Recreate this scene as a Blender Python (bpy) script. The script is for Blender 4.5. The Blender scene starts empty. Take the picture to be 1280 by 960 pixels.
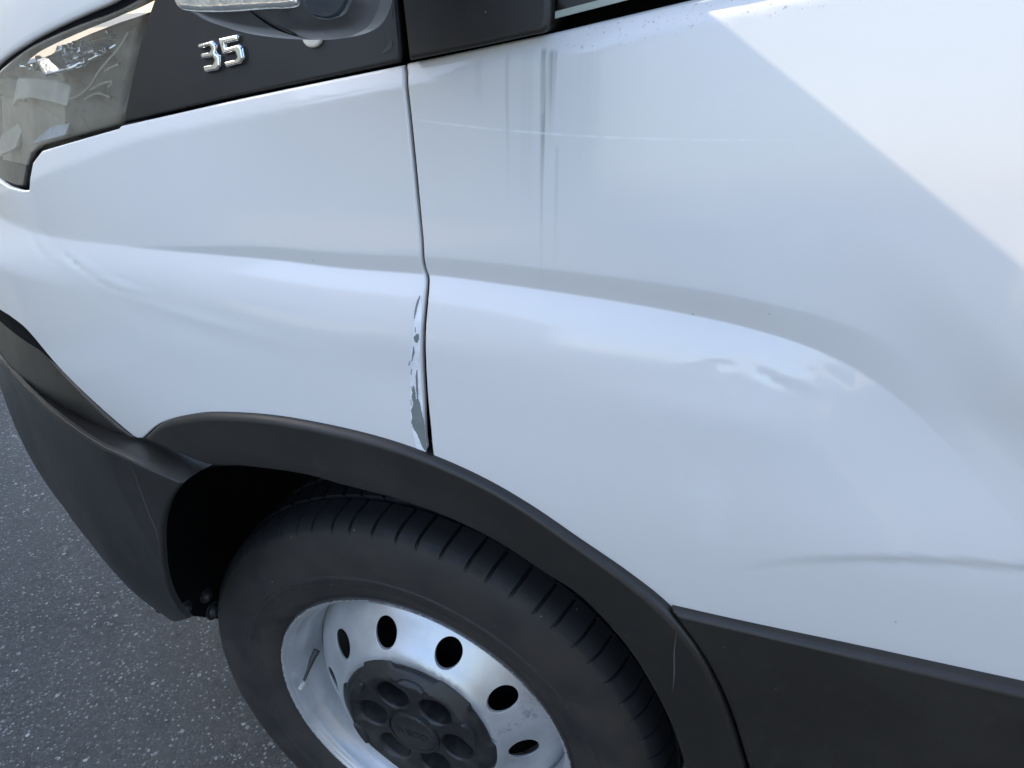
import bpy, bmesh, math, random
import numpy as np
from mathutils import Vector, Matrix
from mathutils.geometry import delaunay_2d_cdt
SC = bpy.context.scene
COL = SC.collection
# ------------------------------------------------------------------ camera
cam_d = bpy.data.cameras.new('camera'); cam = bpy.data.objects.new('camera', cam_d); COL.objects.link(cam)
cam_d.sensor_width = 36; cam_d.lens = 25.549; cam_d.clip_end = 1500; cam_d.clip_start = .01
Rm = np.array([[0.9266665, 0.3725454, -0.0499918], [0.1372791, -0.4592375, -0.8776419], [-0.3499195, 0.8064185, -0.4767027]])
cam.matrix_world = Matrix([list(Rm[0]), list(-Rm[1]), list(-Rm[2])]).transposed().to_4x4()
cam.location = (.4028, -.5392, .8744)
SC.camera = cam
# ------------------------------------------------------------------ light: clear sky, sun almost along the van's side
SUN = Vector((-1, -.062, .72)).normalized()          # towards the sun
W = bpy.data.worlds.new('World'); SC.world = W; W.use_nodes = True
nt = W.node_tree; bg = nt.nodes['Background']; sky = nt.nodes.new('ShaderNodeTexSky'); sky.sky_type = 'NISHITA'; sky.sun_disc = False
sky.sun_elevation = math.asin(SUN.z); sky.sun_rotation = math.atan2(SUN.x, SUN.y)
sky.air_density = 1.0; sky.dust_density = 1.6; sky.ozone_density = .85
nt.links.new(sky.outputs[0], bg.inputs[0]); bg.inputs[1].default_value = .14
sd = bpy.data.lights.new('sun', 'SUN'); sd.energy = 2.0; sd.angle = math.radians(.53); sd.color = (1, .87, .68)
so_ = bpy.data.objects.new('sun', sd); COL.objects.link(so_); so_.rotation_euler = SUN.to_track_quat('Z', 'Y').to_euler()
SC.view_settings.view_transform = 'Standard'; SC.view_settings.look = 'None'; SC.view_settings.exposure = 2.03; SC.view_settings.gamma = 1
SC.render.engine = 'CYCLES'
SH_Z = 0.; BLOCKER_TOP = 1.035+.72*3.0     # top of the added block that shades the yard and the van; the crisp slanted edge on the door is the mirror arm's own shadow
HC0 = -6.

# ---- shapes of the body measured in metres (x along the van, z up, origin at the front axle)
Y0 = -0.09
def tab(x, xs, ys): return np.interp(x, xs, ys)
def sstep(x, a, b):
    t = np.clip((x-a)/(b-a), 0, 1); return t*t*(3-2*t)
def plan(x, k=.42):                            # plan view of the body side: straight, then turning in at the front corner
    d = np.maximum(0, -0.08-x); return k*d*d
CRX = [-.6,-.45,-.33,-.2,-.1,0,.06,.145,.216,.285,.336,.382,.42,.443,.463,.50,.55,.7]
CRZ = [.668,.672,.676,.684,.686,.686,.684,.686,.683,.679,.675,.669,.660,.651,.639,.61,.56,.40]
def stab(x, xs, ys, d=.012): return sum(np.interp(np.asarray(x, float)+k*d, xs, ys) for k in (-2,-1,0,1,2))/5
def zc(x): return stab(x, CRX, CRZ)
def zbelt(x): return tab(x, [-.5,-.134,0,.14,.24,.32,.6,.9,1.2],[.70,.792,.814,.835,.850,.864,.915,.93,.93])
def softmin(v, w, k):                          # min(v,w) with a rounded corner of size k
    a = np.clip((w-v+k)/(2*k), 0, 1)
    return np.where(v < w-k, v, np.where(v > w+k, w, w-k*a*a))
def f_body(x, z, side=None):
    x = np.asarray(x, float); z = np.asarray(z, float)
    v = z-zc(x)
    S = stab(x, [-.6,-.3,-.15,0,.1,.2,.35,.5], [.02,.028,.038,.055,.06,.062,.07,.08])
    A = stab(x, [-.6,-.35,-.2,0,.3,.38,.43,.47,.50], [.30,.46,.45,.44,.40,.31,.19,.06,0])
    t = np.clip(v/S, -1, 0)
    sh = A*S*((1+t)**2*.5)                     # shoulder that faces the sky, below the crease
    k = .0018                                  # rounded crest of the crease
    sh = np.where((v > -k) & (v < k), sh - A*(v+k)**2/(4*k)*(v<0) - A*(k-v)**2/(4*k)*(v>=0), sh)
    w = stab(x, [-.2,-.125,-.02,.15,.3,.4,.47,.56], [.0,.004,.011,.015,.019,.022,.03,.03])
    vb = np.maximum(v, 0)
    B = stab(x, [-.2,-.1,.38,.50], [0,1,1,0])
    u_ = (z-.61)/.13
    up = .115*.13*np.where(u_ < 0, 0, np.where(u_ < 1, u_*u_/2, u_-.5)) - B*.24*softmin(vb, w, .0018) + .24*(B*w-.019)*sstep(vb, .025, .09)*(x > .3)
    up = up + (.0134-A*S*.5)*sstep(x, .27, .36)*sstep(z, .50, .63)
    low = .05*np.minimum(v, 0)*sstep(z, .36, .55)
    # belt chamfer
    c = z-(zbelt(x)-.013)
    ch = .38*np.where(c > .003, c, np.where(c > -.003, (c+.003)**2/.012, 0))
    # low crease on the door
    zl = .530-.062*np.exp(-np.maximum(x-.376, -.2)/.09)
    L = sstep(x, .36, .50)
    u = z-zl
    lc = L*.0022*(1-sstep(u, -.0, .010)) 
    # the knocks in the shoulder
    def knock(cx, cz, rx, rz, amp, kx, kz, ph):
        g = np.exp(-((x-cx)/rx)**2-((z-cz)/rz)**2)
        s_ = np.sin(kx*(x-cx)+kz*(z-cz)+ph+.8*np.sin(37*(x-cx)+1.3*ph)); return amp*g*(1-1.6*np.sqrt(s_*s_+.02))
    kn = knock(.400,.640,.020,.007,.0010,60,150,.5)+knock(.352,.648,.016,.006,.0009,60,-170,1.)
    kn = kn+knock(.425,.641,.014,.008,.0006,90,90,2.)+.0009*np.exp(-((x-.30)/.12)**2-((z-.625)/.016)**2)
    kn = kn+knock(-.26,.662,.030,.006,.0012,28,190,0)+knock(-.19,.651,.035,.006,.0008,30,190,1.)
    kn = kn+knock(-.33,.667,.025,.009,.0006,22,150,.3)
    zf = .648-.12*(x+.25)
    kn = kn+.0009*np.exp(-((x+.10)/.09)**2)*np.sqrt((z-zf)**2+4e-6)/.012*np.exp(-((z-zf)/.018)**2)
    kn = kn+.0008*np.exp(-((x-.30)/.10)**2-((z-.80)/.05)**2)
    kk = .42+.19*sstep(v, -.045, .006)
    y = Y0+plan(x, kk)+sh+up+low+ch+lc+kn
    return y
def f_fender(x, z):                            # the wing is pushed in beside the door gap
    y = f_body(x, z)
    g = np.exp(-((x-.150)/.016)**2)*sstep(z,.53,.56)*(1-sstep(z,.62,.69))
    return y+.007*g+.0015*np.exp(-((x-.10)/.035)**2-((z-.60)/.03)**2)
def f_up(x, z):                                # lamp, black panel and everything above the wing
    x = np.asarray(x, float); z = np.asarray(z, float)
    zb = zbelt(x)
    return Y0+plan(x,.5)+.5*tab(x,[-.5,.2],[.012,.012])+.028+.22*(z-zb)+1.1*np.maximum(0,z-zb-.09)**2
def f_arch(x, z):
    r = np.hypot(x, z)
    return f_body(x, np.minimum(z,.6))*0+Y0+plan(x)-.016+.10*np.maximum(0,(.50-r))
def f_rocker(x, z):
    return Y0+plan(x)-.012+np.where(z>.30,-.03*(.42-z),-.0036+1.1*(.30-z)**2)
def boff(x): return tab(x, [-1.2,-.55,-.45,-.2], [.006,.006,.014,.045])
def f_bump(x, z):
    x = np.asarray(x, float); z = np.asarray(z, float)
    xc = tab(z, [.1,.3,.45], [-.20,-.225,-.25])
    return Y0+plan(x)-boff(x)+(.50*np.maximum(0,.44-z)**2)-.026*sstep(-x,.22,.36)*np.exp(-((z-.24)/.13)**2)+.10*np.maximum(0,x-xc)
def f_strip(x, z): return Y0+plan(x)-.003+.25*np.maximum(0,z-.47)**1+.0*x
T = {
 'fender_shut': [[0.1251,0.8316],[0.1274,0.8228],[0.1296,0.7917],[0.1315,0.7534],[0.1335,0.7129],[0.1328,0.6907],[0.135,0.6799],[0.1349,0.6644],[0.1333,0.6434],[0.1311,0.6142],[0.1299,0.5841],[0.1285,0.5529],[0.129,0.538]],
 'fender_foot': [[0.1254,0.5318],[0.1189,0.5289]],
 'fender_arch': [[0.1189,0.5289],[0.0793,0.5348],[0.0218,0.5387],[-0.0405,0.5376],[-0.1045,0.5297],[-0.1444,0.519],[-0.1849,0.5024],[-0.2255,0.4739]],
 'fender_low': [[-0.2379,0.4704],[-0.2932,0.4995],[-0.3483,0.529],[-0.4014,0.5619],[-0.4449,0.5702],[-0.4679,0.5717]],
 'fender_lampedge': [[-0.3331,0.7205],[-0.325,0.7314],[-0.3191,0.7476],[-0.2983,0.7593],[-0.1603,0.7859]],
 'fender_top': [[-0.1583,0.7878],[-0.084,0.7998],[-0.0212,0.81],[0.0546,0.8214],[0.1248,0.8316]],
 'door_shut': [[0.1282,0.8306],[0.13,0.8228],[0.1322,0.7917],[0.1342,0.7535],[0.1358,0.7131],[0.1353,0.6909],[0.1378,0.6802],[0.1381,0.665],[0.1371,0.6446],[0.1357,0.616],[0.1348,0.586],[0.1349,0.5547],[0.1348,0.5377],[0.1357,0.5275]],
 'door_arch': [[0.1357,0.5275],[0.1771,0.5145],[0.2191,0.4954],[0.26,0.47],[0.3006,0.443],[0.3359,0.4148]],
 'arch_outer': [[-0.2106,0.4826],[-0.1729,0.5092],[-0.1339,0.5251],[-0.0949,0.5354],[-0.032,0.5433],[0.0291,0.5445],[0.0857,0.5414],[0.1347,0.5336],[0.1812,0.5204],[0.2226,0.5019],[0.2631,0.4778],[0.3032,0.4531],[0.3367,0.4273],[0.3631,0.3951],[0.3817,0.3616],[0.399,0.3191],[0.4152,0.2669]],
 'arch_inner': [[0.3635,0.2328],[0.3493,0.2832],[0.3327,0.3238],[0.3126,0.363],[0.2898,0.3944],[0.2639,0.4208],[0.2356,0.4354],[0.2029,0.4537],[0.1752,0.4647],[0.1377,0.475],[0.0918,0.4809],[0.043,0.4825],[-0.005,0.4853],[-0.0773,0.4787],[-0.1201,0.471],[-0.1681,0.4777]],
 'rocker_edge': [[0.3412,0.4248],[0.3653,0.3925],[0.3841,0.3601],[0.4015,0.319],[0.4178,0.2669]],
 'rocker_top': [[0.3411,0.4256],[0.4394,0.4271],[0.5841,0.4299]],
 'door_low': [[0.3398,0.4172],[0.4402,0.4171],[0.589,0.4184]],
 'strip_top': [[-0.5592,0.5371],[-0.5264,0.5382],[-0.4654,0.5343],[-0.3868,0.5078],[-0.3132,0.4852],[-0.2452,0.4641]],
 'strip_low': [[-0.2489,0.462],[-0.3248,0.4553],[-0.41,0.4522],[-0.4974,0.4524],[-0.5612,0.4612],[-0.5931,0.4718]],
 'ledge_in': [[-0.4988,0.4567],[-0.4078,0.4552],[-0.324,0.4566],[-0.2484,0.4632],[-0.1876,0.4634],[-0.1351,0.4586]],
 'bump_top': [[-0.4554,0.4685],[-0.3507,0.4744],[-0.2817,0.4745],[-0.2086,0.4736],[-0.168,0.4651],[-0.1419,0.4585]],
 'bump_open': [[-0.1419,0.4585],[-0.1635,0.4362],[-0.1867,0.4014],[-0.2123,0.3466],[-0.2425,0.2783],[-0.2538,0.2286],[-0.2507,0.2019]],
 'panel': [[-0.1039,0.8877],[-0.1323,0.8473],[-0.1648,0.7884],[-0.0902,0.8006],[-0.0251,0.8111],[0.0526,0.8226],[0.1211,0.833],[0.1232,0.8424],[0.12,0.8776]],
 'mirror_base': [[0.1295,0.8775],[0.1328,0.8528],[0.1351,0.8354],[0.1893,0.843],[0.2227,0.8482],[0.2329,0.8501],[0.2362,0.8571],[0.236,0.8726]],
 'lens': [[-0.1074,0.8879],[-0.1332,0.8532],[-0.1707,0.7869],[-0.2315,0.7757],[-0.3102,0.7608],[-0.3368,0.7498],[-0.3548,0.7359],[-0.3723,0.7159],[-0.4547,0.7026]],
 'lens_up': [[-0.3818,0.8308],[-0.3171,0.8471],[-0.2642,0.8575],[-0.2074,0.8673],[-0.1543,0.876],[-0.1037,0.8888]],
 'hood_edge': [[-0.3786,0.8381],[-0.3152,0.8525],[-0.2626,0.8633],[-0.2058,0.874],[-0.1638,0.8816],[-0.1472,0.8856]],
 'damage': [[0.1219,0.5977],[0.1234,0.5918],[0.1233,0.5836],[0.1252,0.5847],[0.1268,0.5799],[0.1277,0.5718],[0.129,0.5635],[0.1295,0.5488],[0.1295,0.5357],[0.1267,0.5373],[0.1239,0.5438],[0.1216,0.551],[0.1183,0.5562],[0.1171,0.562],[0.1183,0.5664],[0.1178,0.5726],[0.1207,0.5788],[0.1195,0.5851],[0.1208,0.5904]],
 'strokes': [[[0.1315,0.6704],[0.1299,0.6662],[0.1286,0.6611],[0.1273,0.6531]],[[0.1282,0.6465],[0.128,0.6426]],[[0.1286,0.6408],[0.1309,0.6417],[0.1308,0.6367],[0.129,0.6338],[0.1275,0.6347],[0.1263,0.6383]],[[0.1257,0.6308],[0.1255,0.626],[0.123,0.6175]],[[0.1215,0.6177],[0.1198,0.6135]],[[0.1221,0.6108],[0.1209,0.6056]],[[0.1268,0.6103],[0.1258,0.6042],[0.1252,0.592],[0.1249,0.5808]],[[0.1198,0.5947],[0.1208,0.5904]],[[0.1187,0.583],[0.1189,0.5773]]],
 'bare': [[0.1314,0.6712],[0.1332,0.6606],[0.1325,0.6432],[0.1307,0.6243],[0.1293,0.6044],[0.1289,0.5842],[0.1286,0.5635],[0.1292,0.5425],[0.1278,0.5347],[0.1215,0.5323],[0.1191,0.5408],[0.1176,0.5535],[0.1169,0.5641],[0.1181,0.5829],[0.1197,0.6034],[0.1227,0.6237],[0.1263,0.6429],[0.1273,0.6535]],
 'disc': [[0.0485,0.8507]],
 'three': [[-0.0617,0.8488],[-0.0461,0.8512],[-0.0418,0.8479],[-0.0428,0.8428],[-0.039,0.8403],[-0.0396,0.8333],[-0.0428,0.8305],[-0.0561,0.8286],[-0.0578,0.8335],[-0.0472,0.835],[-0.0452,0.8376],[-0.0466,0.8397],[-0.0584,0.8383],[-0.0594,0.8423],[-0.0494,0.8438],[-0.0476,0.8457],[-0.049,0.8474],[-0.06,0.8454]],
 'five': [[-0.0394,0.8525],[-0.0215,0.8547],[-0.0191,0.8536],[-0.0204,0.8502],[-0.0326,0.8486],[-0.0316,0.8462],[-0.0196,0.8482],[-0.0161,0.8459],[-0.0151,0.8385],[-0.0189,0.8347],[-0.034,0.8321],[-0.0356,0.8363],[-0.0237,0.8381],[-0.0221,0.8397],[-0.0232,0.8425],[-0.0248,0.8431],[-0.0363,0.8411]],
 'mirror': [[0.0725,0.8814],[0.0734,0.8745],[0.0862,0.8665],[0.1061,0.8609],[0.1313,0.8575],[0.156,0.8562],[0.1707,0.8573],[0.1832,0.8615],[0.1904,0.8693],[0.1929,0.876]],
 'mirror_lens': [[0.0854,0.8809],[0.0871,0.8749],[0.0929,0.8729],[0.1136,0.8717],[0.1389,0.8718],[0.1593,0.8721],[0.1614,0.8775]],
 'mirror_glass': [[0.1651,0.8774],[0.1656,0.8711],[0.1691,0.8675],[0.1781,0.8662],[0.1854,0.869],[0.1912,0.8762]],
 'mirror_seam': [[0.1282,0.8726],[0.133,0.8681],[0.1391,0.8628],[0.1509,0.8567]],
 'bolts': [[-0.3715,0.03,0.0915],[-0.37,0.03,0.0571],[-0.434,0.03,0.0388]],
 'valve': [[-0.1825,0.03,0.0337],[-0.1992,0.03,-0.0105]],
 'streaks': [[0.2321,0.8396],[0.2314,0.788],[0.2304,0.7196],[0.2364,0.8337],[0.2395,0.7731],[0.2432,0.7314],[0.207,0.8341],[0.2067,0.7617],[0.1856,0.832],[0.1858,0.8175]],
 'scratch': [[0.1358,0.7981],[0.1608,0.7952],[0.1851,0.7914],[0.2086,0.7887],[0.2314,0.787],[0.2644,0.7846],[0.296,0.7834],[0.3454,0.7835],[0.3998,0.7852]],
 'corner': [[0.4867,0.8565],[0.5233,0.6937],[0.2051,0.8592],[-0.4663,0.6739],[-0.6431,0.2373]],
 'chamf': [[0.1303,0.8252],[0.1853,0.8343],[0.2411,0.8412],[0.3199,0.8547],[0.3807,0.8613]],
 'headparts': [[-0.3002,0.8178],[-0.2642,0.8324],[-0.3294,0.8353],[-0.3814,0.808],[-0.2376,0.7984],[-0.4633,0.754],[-0.3569,0.7627]],
 'lamp_cream': [[-0.3721,0.8202],[-0.2991,0.8198],[-0.2703,0.8149],[-0.2744,0.7968],[-0.3026,0.7999],[-0.3419,0.8027],[-0.3702,0.8],[-0.38,0.7935]],
 'lamp_grey': [[-0.422,0.8202],[-0.377,0.8193],[-0.3817,0.7949],[-0.4325,0.8017]],
 'lamp_wedge': [[-0.4556,0.7594],[-0.4073,0.7778],[-0.4207,0.7478],[-0.4737,0.7321]],
 'lamp_white': [[-0.3519,0.7585],[-0.3364,0.7673],[-0.3142,0.7769],[-0.2791,0.7817],[-0.2822,0.7715]],
 'lamp_left': [[-0.4532,0.8236],[-0.3518,0.8336],[-0.2952,0.8384],[-0.2841,0.8225],[-0.3003,0.7665],[-0.3636,0.7542],[-0.3956,0.7434],[-0.4338,0.7091],[-0.5376,0.6912]],
 'lamp_facets': [[-0.3109,0.835],[-0.2986,0.831],[-0.2901,0.827],[-0.3064,0.8281],[-0.2901,0.8366],[-0.2564,0.8461],[-0.2419,0.8474],[-0.2322,0.8434],[-0.2162,0.8446],[-0.2282,0.8382],[-0.2546,0.8328],[-0.2408,0.8316],[-0.2099,0.8395],[-0.1985,0.8458],[-0.1853,0.8519],[-0.3212,0.8264],[-0.343,0.8289],[-0.2243,0.833],[-0.247,0.8395]],
 'lamp_rib': [[-0.2569,0.805],[-0.2376,0.8082],[-0.2153,0.8174],[-0.2003,0.8279],[-0.1838,0.8375],[-0.1647,0.848],[-0.1518,0.8587]],
 'lamp_rib2': [[-0.2163,0.8134],[-0.1975,0.8189],[-0.1805,0.821],[-0.1885,0.8165]],
 'lamp_rib3': [[-0.2289,0.8051],[-0.2068,0.8109],[-0.1868,0.8081]],
 'lamp_rib4': [[-0.1904,0.8293],[-0.1756,0.8331],[-0.1686,0.8344]],
 'lamp_mirror': [[-0.2876,0.8388],[-0.2398,0.8502],[-0.1869,0.8603],[-0.1736,0.8588],[-0.1918,0.8491],[-0.2137,0.839],[-0.2399,0.8297],[-0.27,0.8253]],
 'lamp_band': [[-0.2434,0.8465],[-0.1941,0.8587],[-0.1477,0.8685],[-0.1228,0.8747],[-0.1297,0.868],[-0.1596,0.8617],[-0.2077,0.8526],[-0.2449,0.8413]],
 'scuff_bumper': [[-0.2075,0.4758],[-0.2054,0.4586],[-0.205,0.4366],[-0.2053,0.407],[-0.2047,0.3806],[-0.2157,0.3452]],
 'scuff_arch': [[0.3479,0.4115],[0.3473,0.3863],[0.3487,0.3628],[0.3485,0.3359]],
 'scuff_cowl': [[0.1154,0.8478],[0.114,0.8439],[0.1106,0.8414],[0.1073,0.8395]],
 'scuff_cowl2': [[0.1158,0.8673],[0.1163,0.8615]],
 'scuff_strip': [[-0.4622,0.5225],[-0.4594,0.5095],[-0.4592,0.4958]],
 'scuff_ledge': [[-0.1406,0.5006],[-0.1499,0.487]],
}
# ------------------------------------------------------------------ helpers
def link(o, parent=None):
    COL.objects.link(o)
    if parent is not None: o.parent = parent
    return o
def empty(name, loc=(0,0,0), parent=None, label=None, cat=None, group=None):
    o = bpy.data.objects.new(name, None); o.location = loc; o.empty_display_size = .1
    link(o, parent); tag(o, label, cat, group); return o
def tag(o, label=None, cat=None, group=None, kind=None):
    if label: o['label'] = label
    if cat: o['category'] = cat
    if group: o['group'] = group
    if kind: o['kind'] = kind
    return o
def mesh_obj(name, verts, faces, mat, parent=None, smooth=True, normals=None):
    me = bpy.data.meshes.new(name)
    me.from_pydata([tuple(map(float, v)) for v in verts], [], [tuple(map(int, f)) for f in faces])
    me.update()
    for m in (mat if isinstance(mat, (list, tuple)) else [mat]): me.materials.append(m)
    if smooth: me.polygons.foreach_set('use_smooth', [True]*len(me.polygons))
    if normals is not None: me.normals_split_custom_set_from_vertices([tuple(map(float, n)) for n in normals])
    return link(bpy.data.objects.new(name, me), parent)
def autosmooth(o, deg=35):
    me = o.data; bm = bmesh.new(); bm.from_mesh(me)
    for f in bm.faces: f.smooth = True
    for e in bm.edges:
        e.smooth = not (len(e.link_faces) == 2 and e.calc_face_angle(0) > math.radians(deg))
    bm.to_mesh(me); bm.free(); return o
def resample(pts, step, closed=True):
    P = np.array(pts, float); out = []
    n = len(P); m = n if closed else n-1
    for i in range(m):
        a, b = P[i], P[(i+1) % n]; k = max(1, int(math.ceil(np.hypot(*(b-a))/step)))
        for j in range(k): out.append(a+(b-a)*j/k)
    if not closed: out.append(P[-1])
    return np.array(out)
def spline(pts, step):                          # open Catmull-Rom through traced points
    P = np.array(pts, float); P = np.vstack([2*P[0]-P[1], P, 2*P[-1]-P[-2]]); out = []
    for i in range(1, len(P)-2):
        L = np.hypot(*(P[i+1]-P[i])); k = max(1, int(math.ceil(L/step)))
        for j in range(k):
            t = j/k
            out.append(.5*((2*P[i])+(-P[i-1]+P[i+1])*t+(2*P[i-1]-5*P[i]+4*P[i+1]-P[i+2])*t*t+(-P[i-1]+3*P[i]-3*P[i+1]+P[i+2])*t**3))
    out.append(P[-2]); return np.array(out)
def path(*segs, step=.003):                     # join segments: lists are smoothed, tuples ('l', pts) stay straight
    out = []
    for s in segs:
        q = resample(s[1], step, False) if (isinstance(s, tuple) and s[0] == 'l') else spline(s, step)
        for v in q:
            if not out or np.hypot(*(v-out[-1])) > 1e-4: out.append(v)
    if np.hypot(*(out[0]-out[-1])) < 1e-4: out.pop()
    out = np.array(out)
    return resample(out, step, True)
def area2(P): return np.sum(P[:,0]*np.roll(P[:,1],-1)-np.roll(P[:,0],-1)*P[:,1])
def inside(Q, P):
    c = np.zeros(len(Q), bool); n = len(P)
    for i in range(n):
        a, b = P[i], P[i-1]
        if a[1] == b[1]: continue
        m = ((a[1] > Q[:,1]) != (b[1] > Q[:,1])) & (Q[:,0] < (b[0]-a[0])*(Q[:,1]-a[1])/(b[1]-a[1])+a[0])
        c ^= m
    return c
def nearest(Q, P):                              # distance to closed polyline and unit vector away from it
    A = P; D = np.roll(P,-1,0)-A; L = (D**2).sum(1)+1e-12
    dist = np.empty(len(Q)); vec = np.empty((len(Q),2))
    for s in range(0, len(Q), 4000):
        q = Q[s:s+4000]
        w = q[:,None,:]-A[None]; t = np.clip((w*D).sum(2)/L, 0, 1)
        e = w-t[...,None]*D; d2 = (e**2).sum(2); k = d2.argmin(1); r = np.arange(len(q))
        dist[s:s+4000] = np.sqrt(d2[r,k]); vec[s:s+4000] = e[r,k]/(np.sqrt(d2[r,k])[:,None]+1e-9)
    return dist, vec
def patch(name, outline, f, mat, parent=None, res=.006, roll=.003, skirt=.012, holes=(), off=0., extra=None):
    """A pressed panel: the part of the surface y=f(x,z) inside the outline, its rim rounded over and turned inwards."""
    P = np.array(outline, float)
    if area2(P) < 0: P = P[::-1]
    pts = [P]; loops = [len(P)]
    H = []
    for h in holes:
        h = np.array(h, float)
        if area2(h) > 0: h = h[::-1]
        H.append(h); pts.append(h); loops.append(len(h))
    def off_ring(R, d):
        T_ = np.roll(R,-1,0)-np.roll(R,1,0); T_ /= np.hypot(T_[:,0],T_[:,1])[:,None]+1e-9
        return R+np.stack([-T_[:,1],T_[:,0]],1)*d
    cand = []
    if roll > 0:
        for fr in (.12,.35,.65,1.):
            for R in [P]+H:
                q = off_ring(R, roll*fr); d, _ = nearest(q, P)
                for h in H: d = np.minimum(d, nearest(q, h)[0])
                cand.append(q[d > roll*fr*.93])
    x0, z0 = P.min(0); x1, z1 = P.max(0)
    gx, gz = np.meshgrid(np.arange(x0, x1, res), np.arange(z0, z1, res)); g = np.stack([gx.ravel(), gz.ravel()],1)
    g = g[inside(g, P)]
    if extra is not None:
        zz = zc(g[:,0]); ww = stab(g[:,0], [-.2,-.125,-.02,.15,.3,.4,.47,.56], [.0,.004,.011,.015,.019,.022,.03,.03])
        g = g[((g[:,1] < zz-.0045) | (g[:,1] > zz+.0038)) & ((g[:,1] < zz+ww-.0035) | (g[:,1] > zz+ww+.0035))]
    for h in H: g = g[~inside(g, h)]
    if len(g):
        d, _ = nearest(g, P)
        for h in H: d = np.minimum(d, nearest(g, h)[0])
        cand.append(g[d > max(roll*1.2, res*.35)])
    if extra is not None:
        ex = np.array(extra); ex = ex[inside(ex, P)]; ex = ex[nearest(ex, P)[0] > max(roll*1.2, res*.35)]; cand.append(ex)
    if cand:
        c = np.vstack(cand); m = inside(c, P)
        for h in H: m &= ~inside(c, h)
        pts.append(c[m])
    V = np.vstack(pts); E = []; s = 0
    for n in loops:
        E += [(s+i, s+(i+1) % n) for i in range(n)]; s += n
    r = delaunay_2d_cdt([Vector(v) for v in V.tolist()], E, [], 0, 1e-6, True)
    W = np.array([tuple(v) for v in r[0]]); F = np.array([f_ for f_ in r[2] if len(f_) == 3])
    cen = W[F].mean(1); m = inside(cen, P)
    for h in H: m &= ~inside(cen, h)
    F = F[m]
    a = W[F]; ar = (a[:,1,0]-a[:,0,0])*(a[:,2,1]-a[:,0,1])-(a[:,2,0]-a[:,0,0])*(a[:,1,1]-a[:,0,1])
    F = F[np.abs(ar) > 1e-12]; ar = ar[np.abs(ar) > 1e-12]
    F[ar < 0] = F[ar < 0][:, ::-1]
    d, vec = nearest(W, P)
    for h in H:
        d2, v2 = nearest(W, h); k = d2 < d; d[k] = d2[k]; vec[k] = v2[k]
    y = f(W[:,0], W[:,1])+off; e = 4e-4
    gx = (f(W[:,0]+e, W[:,1])-f(W[:,0]-e, W[:,1]))/(2*e); gz = (f(W[:,0], W[:,1]+e)-f(W[:,0], W[:,1]-e))/(2*e)
    if roll > 0:
        dd = np.clip(roll-d, 0, roll*.999); y = y+roll-np.sqrt(roll**2-dd**2)
        sl = -np.minimum(dd/np.sqrt(roll**2-dd**2), 6); gx = gx+sl*vec[:,0]*(d > 1e-6); gz = gz+sl*vec[:,1]*(d > 1e-6)
    N = np.stack([gx, -np.ones(len(W)), gz], 1)
    if roll > 0:                                # rim vertices look outwards
        s = 0
        rim = d <= 1e-6
        for R in [P]+H:
            T_ = np.roll(R,-1,0)-np.roll(R,1,0); T_ /= np.hypot(T_[:,0],T_[:,1])[:,None]+1e-9
            nn = np.stack([T_[:,1], -T_[:,0]], 1)
            idx = np.where(rim)[0]
            for i in idx:
                q = ((R-W[i])**2).sum(1); j = q.argmin()
                if q[j] < 1e-9: N[i] = (nn[j,0], -.35, nn[j,1])
    N /= np.linalg.norm(N, axis=1)[:,None]
    verts = np.stack([W[:,0], y, W[:,1]], 1).tolist(); faces = F.tolist(); N = N.tolist()
    if skirt > 0:
        s = len(verts)
        for R in [P]+H:
            T_ = np.roll(R,-1,0)-np.roll(R,1,0); T_ /= np.hypot(T_[:,0],T_[:,1])[:,None]+1e-9
            yr = f(R[:,0], R[:,1])+off+(roll*(1-.045) if roll > 0 else 0); n = len(R); b = len(verts)
            for k in range(n): verts.append((R[k,0], yr[k], R[k,1])); N.append((T_[k,1], 0, -T_[k,0]))
            for k in range(n): verts.append((R[k,0], yr[k]+skirt, R[k,1])); N.append((T_[k,1], 0, -T_[k,0]))
            for k in range(n):
                j = (k+1) % n; faces.append((b+k, b+n+k, b+n+j, b+j))
    return mesh_obj(name, verts, faces, mat, parent, True, N)
def box(name, lo, hi, mat, parent=None, bevel=.0):
    bm = bmesh.new(); r = bmesh.ops.create_cube(bm, size=1)
    for v in bm.verts:
        v.co = Vector([(lo[i]+hi[i])/2+v.co[i]*(hi[i]-lo[i]) for i in range(3)])
    if bevel: bmesh.ops.bevel(bm, geom=list(bm.edges), offset=bevel, segments=2, profile=.6, affect='EDGES')
    me = bpy.data.meshes.new(name); bm.to_mesh(me); bm.free(); me.materials.append(mat)
    return link(bpy.data.objects.new(name, me), parent)
def lathe(name, prof, mat, parent=None, n=128, c=(0,0,0), a0=0, a1=2*math.pi, deg=40):
    """profile (r, y) turned about the axle (the y axis)."""
    full = abs(a1-a0-2*math.pi) < 1e-6; m = n if full else n+1
    vs = []; fs = []; k = len(prof)
    for i in range(m):
        a = a0+(a1-a0)*i/n
        for r, y in prof: vs.append((c[0]+r*math.cos(a), c[1]+y, c[2]+r*math.sin(a)))
    for i in range(n):
        j = (i+1) % m
        for q in range(k-1): fs.append((i*k+q, i*k+q+1, j*k+q+1, j*k+q))
    o = mesh_obj(name, vs, fs, mat, parent); autosmooth(o, deg); return o
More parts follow.
